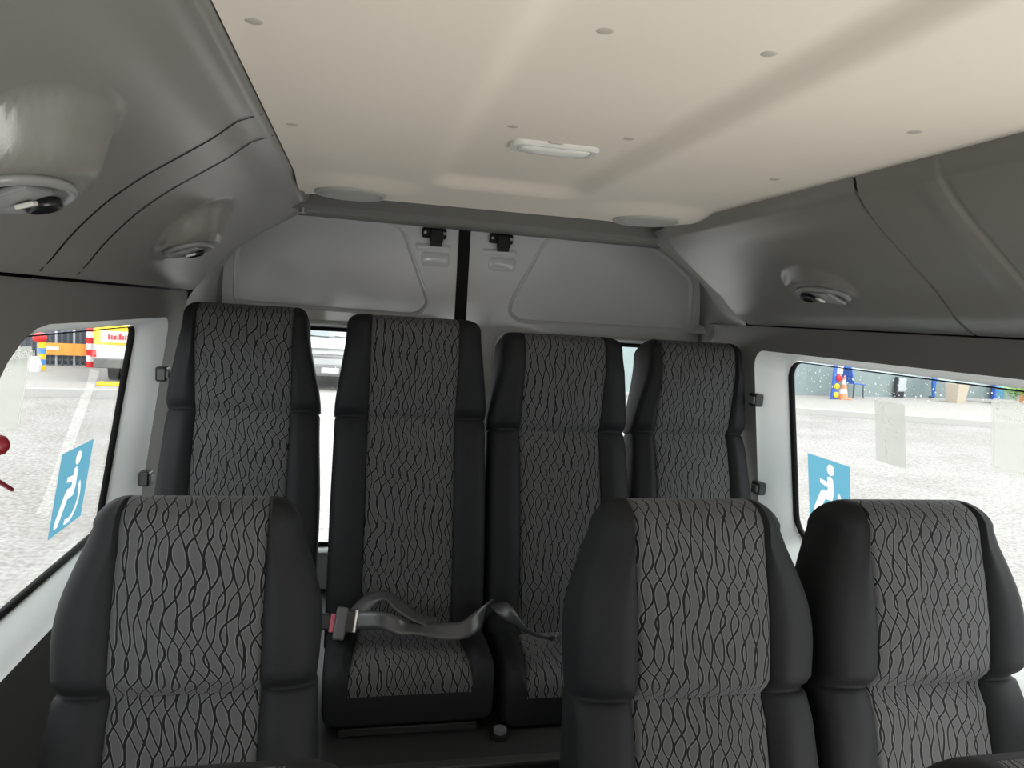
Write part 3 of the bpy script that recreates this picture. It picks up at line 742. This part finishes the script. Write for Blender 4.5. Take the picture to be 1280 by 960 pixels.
def emergency(side, y0, y1, z0, z1, label):
    s = flat('emergency_sticker', side, .0015, rrect(min(y0, y1), max(y0, y1), z0, z1, .012, 4), 'film', label=label, category='sticker')
    dirn = -1 if side > 0 else 1; ys_ = max(y0, y1) if side > 0 else min(y0, y1)
    V, F = [], []
    for (txt, size, v0) in (('JANELA DE EMERGÊNCIA', .018, .022), ('PUXE A ALAVANCA', .012, .045)):
        me = text_mesh(txt, size, .0004); b = len(V)
        V += [film(side, .0023, [(ys_ + dirn * (.014 + v.co.x), z1 - v0 + v.co.y)])[0] for v in me.vertices]; F += [tuple(b + i for i in p.vertices) for p in me.polygons]
    link('print', V, F, 'filmw', s)
    lp = rrect(min(y0, y1) + .006, max(y0, y1) - .006, z0 + .006, z1 - .006, .008, 4)
    vs, fs = ring(film(side, .0022, lp), film(side, .0022, inset(lp, .0015)))
    link('border_line', vs, fs, 'filmw', s)
emergency(1, 1.37, 1.12, 1.212, 1.378, 'translucent pale emergency window notice at the right edge of the right window')
emergency(-1, 1.40, 1.60, 1.212, 1.381, 'translucent pale emergency window notice on the left window glass')
s = flat('sticker_reflection', 1, .0015, rrect(1.64, 1.755, 1.15, 1.325, .006, 3), film_mat('reflection_film', (.60, .61, .57), .5), label='grey translucent film painting a reflected sticker in the middle of the right window', category='sticker')  # reflection of the opposite window's sticker, put in as a pale film
V, F = [], []
for lp in (bar((1.728, 1.315), (1.715, 1.262), .012), bar((1.70, 1.275), (1.665, 1.245), .014), bar((1.712, 1.245), (1.668, 1.243), .014), bar((1.716, 1.215), (1.708, 1.165), .010)):
    b = len(V); V += film(1, .0023, lp); F.append(tuple(range(b, b + 4)))
link('reflection_marks', V, F, 'filmw', s)

# red emergency handle on the left pane
t = thing('emergency_lever', 'dark red knob and thin red pull arm at the left edge of the left window', 'lever', (glass_x(-1, 1.18) + .002, 1.490, 1.165))
lathe('knob', [(.004, 0), (.012, .004), (.0185, .012), (.0195, .020), (.017, .028), (.009, .034), (.003, .036)], 20, 'red', t, (0, -.006, .036), Matrix.Rotation(math.radians(90), 3, 'Y'))
bm = bmesh.new(); box_bm(bm, (.010, .020, -.042), (.007, .108, .0075), Matrix.Rotation(math.radians(-29), 3, 'X'), .002)
link_bm('pull_arm', bm, 'red', t)
box('bracket', (.008, -.03, .0), (.016, .03, .07), 'red', t, bev=.004)

# raindrops on the outside of the panes
M['drop'] = mat('water', (0.95, 0.97, 0.98), 0.05, 0.5); M['drop'].node_tree.nodes['Principled BSDF'].inputs['Transmission Weight'].default_value = 0.55
M['drop'].node_tree.nodes['Principled BSDF'].inputs['IOR'].default_value = 1.33
def drops(parent, pts, f3, out):
    V, F = [], []
    for (a, b, r) in pts:
        base = len(V); n = 8
        for (rr, h) in ((1, 0), (.75, .35), (.3, .5)):
            for k in range(n):
                c = f3(a + r * rr * math.cos(2 * pi * k / n), b + r * rr * math.sin(2 * pi * k / n)); V.append(tuple(Vector(c) + Vector(out) * (r * h + .0005)))
        for j in range(2):
            for k in range(n): F.append((base + j * n + k, base + j * n + (k + 1) % n, base + (j + 1) * n + (k + 1) % n, base + (j + 1) * n + k))
        F.append(tuple(base + 2 * n + k for k in range(n)))
    o = link('raindrops', V, F, 'wfilm', parent, True); o['kind'] = 'stuff'  # white film colour stands in for the sky glint in the drops
rr = random.Random(3)
drops(wins[3], [(rr.uniform(1.0, 2.12), 1.395 - abs(rr.gauss(0, .055)), rr.choice((.0012, .0016, .002, .0028))) for _ in range(200)], lambda y, z: (glass_x(1, min(z, 1.39)), y, min(z, 1.39)), (1, 0, .1))
drops(door1, [(rr.uniform(-.8, -.2), rr.uniform(.8, 1.38), rr.choice((.0014, .002, .003))) for _ in range(90)], lambda x, z: (x, YD + .029, z), (0, 1, 0))
drops(door2, [(rr.uniform(.2, .93), rr.uniform(.8, 1.38), rr.choice((.0014, .002, .003))) for _ in range(110)], lambda x, z: (x, YD + .029, z), (0, 1, 0))

# ------------------------------------------------------------------ outdoors
def ground_mat():
    m = mat('pale_gravel', (.3, .29, .27), .9); nt = m.node_tree; b = nt.nodes['Principled BSDF']
    t = nt.nodes.new('ShaderNodeTexCoord'); n = nt.nodes.new('ShaderNodeTexNoise'); n.inputs['Scale'].default_value = 22; n.inputs['Detail'].default_value = 6
    n2 = nt.nodes.new('ShaderNodeTexNoise'); n2.inputs['Scale'].default_value = 0.8; n2.inputs['Detail'].default_value = 4
    r = nt.nodes.new('ShaderNodeValToRGB'); e = r.color_ramp.elements; e[0].position = .35; e[0].color = (.23, .22, .21, 1); e[1].position = .62; e[1].color = (.37, .36, .345, 1)
    mx = nt.nodes.new('ShaderNodeMix'); mx.data_type = 'RGBA'; mx.blend_type = 'MULTIPLY'; mx.inputs['Factor'].default_value = 1
    r2 = nt.nodes.new('ShaderNodeValToRGB'); r2.color_ramp.elements[0].color = (.86, .85, .84, 1); r2.color_ramp.elements[0].position = .4; r2.color_ramp.elements[1].position = .6
    nt.links.new(t.outputs['Object'], n.inputs['Vector']); nt.links.new(t.outputs['Object'], n2.inputs['Vector'])
    nt.links.new(n.outputs['Fac'], r.inputs[0]); nt.links.new(n2.outputs['Fac'], r2.inputs[0])
    nt.links.new(r.outputs[0], mx.inputs['A']); nt.links.new(r2.outputs[0], mx.inputs['B']); nt.links.new(mx.outputs['Result'], b.inputs['Base Color'])
    return m
GZ = -.6
struct(link('ground', [(-60, -40, GZ), (60, -40, GZ), (60, 70, GZ), (-60, 70, GZ)], [(0, 1, 2, 3)], ground_mat()))
mk = lambda n, c, r=.6, **k: mat(n, c, r, **k)
conc = mk('pale_concrete', (.34, .33, .31), .85, var=.1); kerbm = mk('kerb_white', (.48, .47, .45), .8)
# pavement and wall on the right
pa = Vector((10.73, 16.45)); pb = Vector((15.24, 15.0)); dr = (pb - pa).normalized(); nr = Vector((-dr.y, dr.x))
def pv(a, b, z): p = pa + dr * a + nr * b; return (p.x, p.y, z)
def prism(name, a0, a1, b0, b1, z0, z1, m, parent=None, **kw):
    V = [pv(a, b, z) for z in (z0, z1) for a, b in ((a0, b0), (a1, b0), (a1, b1), (a0, b1))]
    return link(name, V, [(3, 2, 1, 0), (4, 5, 6, 7), (0, 1, 5, 4), (1, 2, 6, 5), (2, 3, 7, 6), (3, 0, 4, 7)], m, parent, **kw)
struct(prism('pavement', -3, 24, 0.16, 6.0, GZ, -.45, conc))
struct(prism('trim_8', -3, 24, 0.0, 0.15, GZ, -.445, kerbm))
wm = mk('blue_grey_wall_paint', (.25, .31, .31), .8, var=.12)
wallr = [(12.0, 19.55), (21.8, 21.25)]
wa, wb2 = Vector((12.2, 19.7)), Vector((28, 22.35)); wd = (wb2 - wa).normalized(); wn_ = Vector((-wd.y, wd.x))
# extends to the left behind the van
wA = wa - wd * 6.5
V = []
for z in (-.45, 2.6):
    for p in (wA, wb2, wb2 + wn_ * .3, wA + wn_ * .3): V.append((p.x, p.y, z))
struct(link('wall_outside', V, [(3, 2, 1, 0), (4, 5, 6, 7), (0, 1, 5, 4), (1, 2, 6, 5), (2, 3, 7, 6), (3, 0, 4, 7)], wm))
def at(px, py, z):
    f = 895.16; d = F_ + R_ * ((px - 640) / f) - U_ * ((py - 480) / f); k = (z - 1.5) / d.z; return (-0.3965 + d.x * k, d.y * k, z)
ang = math.atan2(wd.y, wd.x)
blue = mk('blue_paint', (.05, .14, .55), .4); steel = mk('dark_steel', (.05, .05, .06), .4); cream = mk('cream_stone', (.55, .48, .38), .8)
orange = mk('faded_orange', (.78, .30, .16), .6); whitep = mk('white_paint', (.85, .85, .83), .5); yel = mk('yellow_paint', (.9, .62, .02), .5); redp = mk('red_paint', (.75, .03, .03), .5)
# traffic cone
x, y, z = at(1053, 499, -.45)
t = thing('traffic_cone', 'orange and white striped traffic cone on the pavement by the blue chair', 'cone', (x, y, z))
box('base', (0, 0, .02), (.36, .36, .04), orange, t, bev=.01)
for k in range(5):
    z0, z1 = .04 + .14 * k, .04 + .14 * (k + 1); cyl('band', (0, 0, z0), (0, 0, z1), .15 - .026 * k, (orange, whitep)[k % 2], t, r1=.15 - .026 * (k + 1), n=20)
# post with lights
x, y, z = at(1042, 499, -.45)
t = thing('signal_board', 'blue upright board with round red and yellow lamps beside the cone', 'board', (x, y, z), ang)
box('board', (0, 0, .75), (.22, .06, 1.5), blue, t, bev=.01)
for h, m_, r, dx in ((.66, redp, .11, .09), (.40, yel, .09, .02), (.14, yel, .09, .02)):
    lathe('lamp', [(r, 0), (r, .03), (r * .8, .06), (r * .3, .07)], 16, m_, t, (dx, -.03, h), Matrix.Rotation(pi / 2, 3, 'X'))
box('white_plate', (.10, -.04, .90), (.22, .02, .24), whitep, t)
# blue chair
def chair(px, py, label, rz):
    x, y, z = at(px, py, -.45)
    t = thing('plastic_chair', label, 'chair', (x, y, z), rz, 'blue chairs on the pavement')
    box('seat', (0, 0, .45), (.50, .44, .035), blue, t, Matrix.Rotation(math.radians(3), 3, 'Y'), .012)
    box('backrest', (-.32, 0, .73), (.04, .42, .60), blue, t, Matrix.Rotation(math.radians(-20), 3, 'Y'), .015)
    box('armrest', (-.10, .2, .58), (.34, .03, .05), blue, t, Matrix.Rotation(math.radians(35), 3, 'Y'), .01)
    for sx_, sy_ in ((-1, -1), (1, -1), (1, 1), (-1, 1)): cyl('leg', (sx_ * .18, sy_ * .18, .44), (sx_ * .22, sy_ * .20, .0), .016, steel, t, n=8)
    return t
chair(1066, 497, 'blue plastic chair in profile behind the traffic cone', ang)
# person in blue trousers standing by the planter (only legs below the window edge)
x, y, z = at(1166, 499, -.45)
t = thing('person', 'person in blue work clothes standing on the pavement beside the cream planter', 'person', (x, y, z), ang + .9)
def skin_person(t):
    P = {'pel': (0, 0, .95, .13), 'che': (0, 0, 1.25, .15), 'nk': (0, 0, 1.48, .055), 'hd': (0, .02, 1.62, .10), 'tp': (0, .01, 1.70, .085),
         'hl': (-.09, 0, .88, .095), 'kl': (-.10, .04, .50, .062), 'al': (-.11, 0, .10, .042), 'tl': (-.11, .14, .035, .035),
         'hr': (.09, 0, .88, .095), 'kr': (.10, .02, .50, .062), 'ar': (.12, -.03, .10, .042), 'tr': (.12, .11, .035, .035),
         'sl': (-.17, 0, 1.40, .06), 'el': (-.23, 0, 1.12, .045), 'wl': (-.24, .08, .88, .03), 'hl2': (-.24, .10, .80, .03),
         'sr': (.17, 0, 1.40, .06), 'er': (.23, 0, 1.12, .045), 'wr': (.24, .08, .88, .03), 'hr2': (.24, .10, .80, .03)}
    E = [('pel', 'che'), ('che', 'nk'), ('nk', 'hd'), ('hd', 'tp'), ('pel', 'hl'), ('hl', 'kl'), ('kl', 'al'), ('al', 'tl'), ('pel', 'hr'), ('hr', 'kr'), ('kr', 'ar'), ('ar', 'tr'),
         ('che', 'sl'), ('sl', 'el'), ('el', 'wl'), ('wl', 'hl2'), ('che', 'sr'), ('sr', 'er'), ('er', 'wr'), ('wr', 'hr2')]
    ks = list(P); me = bpy.data.meshes.new('body'); me.from_pydata([P[k][:3] for k in ks], [(ks.index(a), ks.index(b)) for a, b in E], [])
    o = bpy.data.objects.new('body', me); COL.objects.link(o); sm = o.modifiers.new('s', 'SKIN')
    for i, k in enumerate(ks): me.skin_vertices[0].data[i].radius = (P[k][3],) * 2
    me.skin_vertices[0].data[0].use_root = True; ss = o.modifiers.new('ss', 'SUBSURF'); ss.levels = ss.render_levels = 2
    bpy.context.view_layer.update()
    m2 = bpy.data.meshes.new_from_object(o.evaluated_get(bpy.context.evaluated_depsgraph_get())); bpy.data.objects.remove(o)
    m2.materials.clear(); m2.materials.append(mk('blue_workwear', (.06, .18, .55), .8)); m2.materials.append(steel); m2.materials.append(mk('skin', (.45, .25, .17), .6))
    for p in m2.polygons: p.use_smooth = True; p.material_index = 1 if p.center.z < .09 else (2 if p.center.z > 1.46 or (abs(p.center.x) > .2 and p.center.z < .88 and p.center.z > .7) else 0)
    b = bpy.data.objects.new('body', m2); COL.objects.link(b); b.parent = t
    lathe('hair', [(.098, -.01), (.100, .03), (.085, .075), (.05, .1), (.01, .108)], 16, steel, t, (0, 0, 1.64))
skin_person(t)
# planter
x, y, z = at(1194, 503, -.45)
t = thing('planter', 'square cream concrete planter standing against the blue grey wall', 'planter', (x, y, z), ang)
vs, fs = stack([[(s * a, s2 * a, zz) for s, s2 in ((-1, -1), (1, -1), (1, 1), (-1, 1))] for a, zz in ((.19, 0), (.24, .55), (.24, .60), (.20, .60), (.19, .52))])
link('pot', vs, fs, cream, t)
box('soil', (0, 0, .51), (.37, .37, .04), mk('soil', (.05, .03, .02), .9), t)
x, y, z = at(1206, 500, -.45)
# box on the wall
x, y, z = at(1124, 497, -.45); p = Vector((x, y, 0))
t = thing('wall_cabinet', 'pale grey metal cabinet fixed low on the blue grey wall', 'cabinet', (x, y, z), ang)
box('cabinet_body', (.04, 0.1, .42), (.40, .25, .46), mk('pale_grey_metal', (.42, .46, .48), .5), t, bev=.02)
box('cabinet_door', (.04, -.035, .42), (.34, .02, .40), mk('light_grey_metal', (.50, .53, .55), .5), t, bev=.008)
box('bracket', (-.2, .0, .38), (.05, .12, .62), steel, t, bev=.01); box('foot', (.0, .05, .10), (.40, .2, .04), steel, t)
box('stand', (.04, .1, .1), (.3, .2, .2), steel, t)
# blue post, shrub, orange thing at the right
x, y, z = at(1250, 500, -.45)
t = thing('blue_door_frame', 'blue painted post and panel against the wall beside the green shrub', 'post', (x, y, z), ang)
box('post', (-.2, .1, 1.2), (.10, .12, 2.4), blue, t); box('panel', (.12, .16, 1.2), (.5, .05, 2.4), mk('teal_blue', (.06, .25, .42), .5), t)
x, y, z = at(1270, 508, -.45)
t = thing('shrub', 'leafy green shrub above the emergency notice in the right window', 'shrub', (x, y, z))
V, F = [], []; r5 = random.Random(5)
for k in range(900):
    a, b_, c_ = r5.gauss(0, .22), r5.gauss(0, .22), .62 + r5.gauss(0, .17); n1 = Vector((r5.gauss(0, 1), r5.gauss(0, 1), r5.gauss(0, 1))).normalized(); n2 = n1.orthogonal().normalized(); b0 = len(V); s_ = .05; P0 = Vector((a, b_, c_))
    V += [P0 - n1 * s_, P0 + n2 * s_ * .45, P0 + n1 * s_, P0 - n2 * s_ * .45]; F.append((b0, b0 + 1, b0 + 2, b0 + 3))
o = link('foliage', V, F, mk('leaf_green', (.16, .32, .06), .5), t); o['kind'] = 'stuff'
cyl('stem', (0, 0, 0), (0, 0, .6), .03, cream, t, n=8)
x, y, z = at(1283, 505, -.45)
t = thing('orange_bin', 'orange bin beside the shrub at the right frame edge', 'bin', (x + .1, y, z), ang)
box('bin_body', (0, 0, .4), (.45, .4, .8), orange, t, bev=.03); box('lid', (0, 0, .83), (.48, .43, .06), orange, t, bev=.02)

# ---- left side: platform, gate, truck
la = Vector((-6.9, 15.15)); ld = (Vector((-5.0, 15.46)) - la).normalized(); ln = Vector((-ld.y, ld.x))
V = []
for z in (GZ, -.45):
    for a, b in ((-20, 0), (3.4, 0), (3.4, 12), (-20, 12)): p = la + ld * a + ln * b; V.append((p.x, p.y, z))
struct(link('pavement_left', V, [(3, 2, 1, 0), (4, 5, 6, 7), (0, 1, 5, 4), (1, 2, 6, 5), (2, 3, 7, 6), (3, 0, 4, 7)], conc))
V = []
for z in (GZ, -.44):
    for a, b in ((-20, -.13), (3.4, -.13), (3.4, -.01), (-20, -.01)): p = la + ld * a + ln * b; V.append((p.x, p.y, z))
struct(link('trim_9', V, [(3, 2, 1, 0), (4, 5, 6, 7), (0, 1, 5, 4), (1, 2, 6, 5), (2, 3, 7, 6), (3, 0, 4, 7)], kerbm))
la_ang = math.atan2(ld.y, ld.x)
# striped bollards
def bollard(px, py, h, cols, label, top=None, r=.075):
    x, y, z = at(px, py, -.45)
    t = thing('striped_post', label, 'post', (x, y, z))
    for k, c in enumerate(cols): cyl('band', (0, 0, h * k / len(cols)), (0, 0, h * (k + 1) / len(cols)), r, c, t, n=14)
    if top: lathe('ball_top', [(.04, 0), (.13, .05), (.15, .12), (.12, .2), (.03, .24)], 16, top, t, (-.05, 0, h - .02))
    return t
lb = mk('light_blue_paint', (.12, .30, .75), .5)
bollard(53, 463, .66, [yel, lb, yel, lb, yel], 'yellow and blue banded post with a red ball top behind the left window', redp)
bollard(113, 459, 1.05, [redp, whitep, redp, whitep, redp, whitep, redp], 'red and white banded post standing left of the yellow and white truck', None, .09)
x, y, z = at(43, 464, -.45)
t = thing('white_bird_figure', 'small white bag left of the blue and yellow post', 'bag', (x, y, z)); t.name = 'paper_bag'
vs, fs = stack([[(s * a, s2 * a * .6, zz) for s, s2 in ((-1, -1), (1, -1), (1, 1), (-1, 1))] for a, zz in ((.11, 0), (.13, .15), (.10, .28), (.12, .34))]); link('bag', vs, fs, whitep, t)
# dark slatted gate with an orange banner
x, y, z = at(83, 457, -.45)
t = thing('metal_gate', 'dark vertical bar gate behind the orange banner', 'gate', (x, y, z), la_ang)
gm = mk('gate_grey', (.10, .11, .12), .5); gp = mk('gate_light', (.45, .46, .47), .5)
for k in range(15):
    box('bar', (-1.0 + k * .13, 0, .75), (.045, .04, 1.5), gp if k % 3 == 0 else gm, t)
box('rail', (-0.1, .02, 1.45), (1.85, .04, .06), gm, t); box('rail', (-0.1, .02, .15), (1.85, .04, .06), gm, t)
box('backing', (-0.55, .3, 1.0), (1.9, .05, 2.2), mk('dark_blue_grey', (.12, .14, .18), .7), t)
x, y, z = at(81, 457, -.45)
bn = thing('banner', 'orange banner hung across the dark gate', 'banner', (x, y - .08, z + .42), la_ang)
link('cloth', [(-.52 + .05 * i, -.03 + .012 * math.sin(i * 1.3), zz) for zz in (-.15, .15) for i in range(22)], [(i, i + 1, 23 + i, 22 + i) for i in range(21)], mk('orange_cloth', (.95, .42, .08), .7), bn)
box('white_print', (-.24, -.05, .02), (.3, .004, .07), whitep, bn)
# truck
x, y, z = at(113, 478, -.45)
t = thing('delivery_truck', 'white delivery truck with a yellow band and red lettering parked beyond the left window', 'truck', (x, y, z), la_ang)
wt_, gt = whitep, mk('truck_grey', (.16, .16, .16), .5)
box('cargo_box', (1.15, 1.8, 1.25), (2.2, 3.6, 1.3), wt_, t, bev=.03)
bd = box('band', (1.15, -.01, 1.02), (2.16, .03, .42), yel, t, bev=.005)
box('lettering_plate', (.58, -.03, .98), (.78, .01, .24), whitep, bd)
V, F = [], []; xx = .32
for k in range(9):
    w_ = (.05, .03, .06, .02, .05, .04, .03, .06, .03)[k]; h_ = (.11, .10, .09, .11, .12, .09, .11, .1, .09)[k]; b0 = len(V)
    V += [(xx, -.037, .92), (xx + w_, -.037, .92), (xx + w_, -.037, .92 + h_), (xx, -.037, .92 + h_)]; F.append((b0, b0 + 1, b0 + 2, b0 + 3)); xx += w_ + .012
link('red_lettering', V, F, redp, bd)
box('tail_panel', (1.15, -.015, .66), (2.16, .03, .28), wt_, t, bev=.005)
box('bumper', (1.15, -.06, .42), (2.16, .14, .20), gt, t, bev=.02)
box('tail_lamp', (.06, -.04, .62), (.10, .05, .14), redp, t); box('chassis', (1.15, 1.6, .45), (1.0, 3.4, .16), steel, t)
for sx_ in (.38, 1.9):
    for yy in (.7, 2.9): cyl('wheel', (sx_ - .12, yy, .30), (sx_ + .12, yy, .30), .30, 'rubber', t, n=20)
box('axle', (1.15, .7, .30), (1.7, .09, .09), steel, t)
x, y, z = at(137, 482, -.45)
box('wheel_stop', (x + .15, y, -.41), (.75, .16, .08), yel, None, Matrix.Rotation(la_ang, 3, 'Z'), .02, label='yellow wheel stop on the pavement edge below the white truck', category='wheel stop')

# ---- behind: white minibus seen through the gap of the rear seats
x, y, z = at(412, 488, GZ)
t = thing('white_minibus', 'white minibus facing the rear window, seen between the rear seats', 'minibus', (x, y, z))
vs, fs = [], []
prof = [(0, .35), (-.02, .75), (.05, 1.0), (.75, 1.22), (1.45, 1.95), (1.7, 2.15), (5.2, 2.2), (5.3, .35)]
for sx_ in (-1.0, 1.0): vs += [(sx_, a, b) for a, b in prof]
n = len(prof); fs = [(i, (i + 1) % n, n + (i + 1) % n, n + i) for i in range(n)] + [tuple(range(n))[::-1], tuple(range(n, 2 * n))]
link('body', vs, fs, mk('minibus_white', (.42, .43, .43), .3), t)
link('windscreen', [(-.85, .80, 1.25), (.85, .80, 1.25), (.78, 1.40, 1.87), (-.78, 1.40, 1.87)], [(0, 1, 2, 3)], mk('windscreen_pale', (.20, .23, .24), .2), t).location = (0, -.03, .03)
for k, zz in enumerate((.86, .92)): box('grille_slat', (0, -.03, zz - .05), (.9, .03, .025), gt, t)
for sx_ in (-.75, .75): box('headlamp', (sx_, -.02, .86), (.36, .06, .20), 'lens', t, bev=.03)
box('bumper', (0, -.06, .50), (2.0, .16, .26), gt, t, bev=.04); box('number_plate', (0, -.15, .50), (.4, .01, .12), whitep, t)
box('bonnet_line', (0, .02, 1.015), (1.8, .05, .02), gt, t)
for sx_ in (-.3, .35): box('wiper', (sx_, .72, 1.27), (.6, .02, .02), steel, t, Matrix.Rotation(.08, 3, 'Y'))
for sx_ in (-.85, .85):
    for yy in (1.0, 4.2): cyl('wheel', (sx_ - .1, yy, .32), (sx_ + .1, yy, .32), .32, 'rubber', t, n=20)
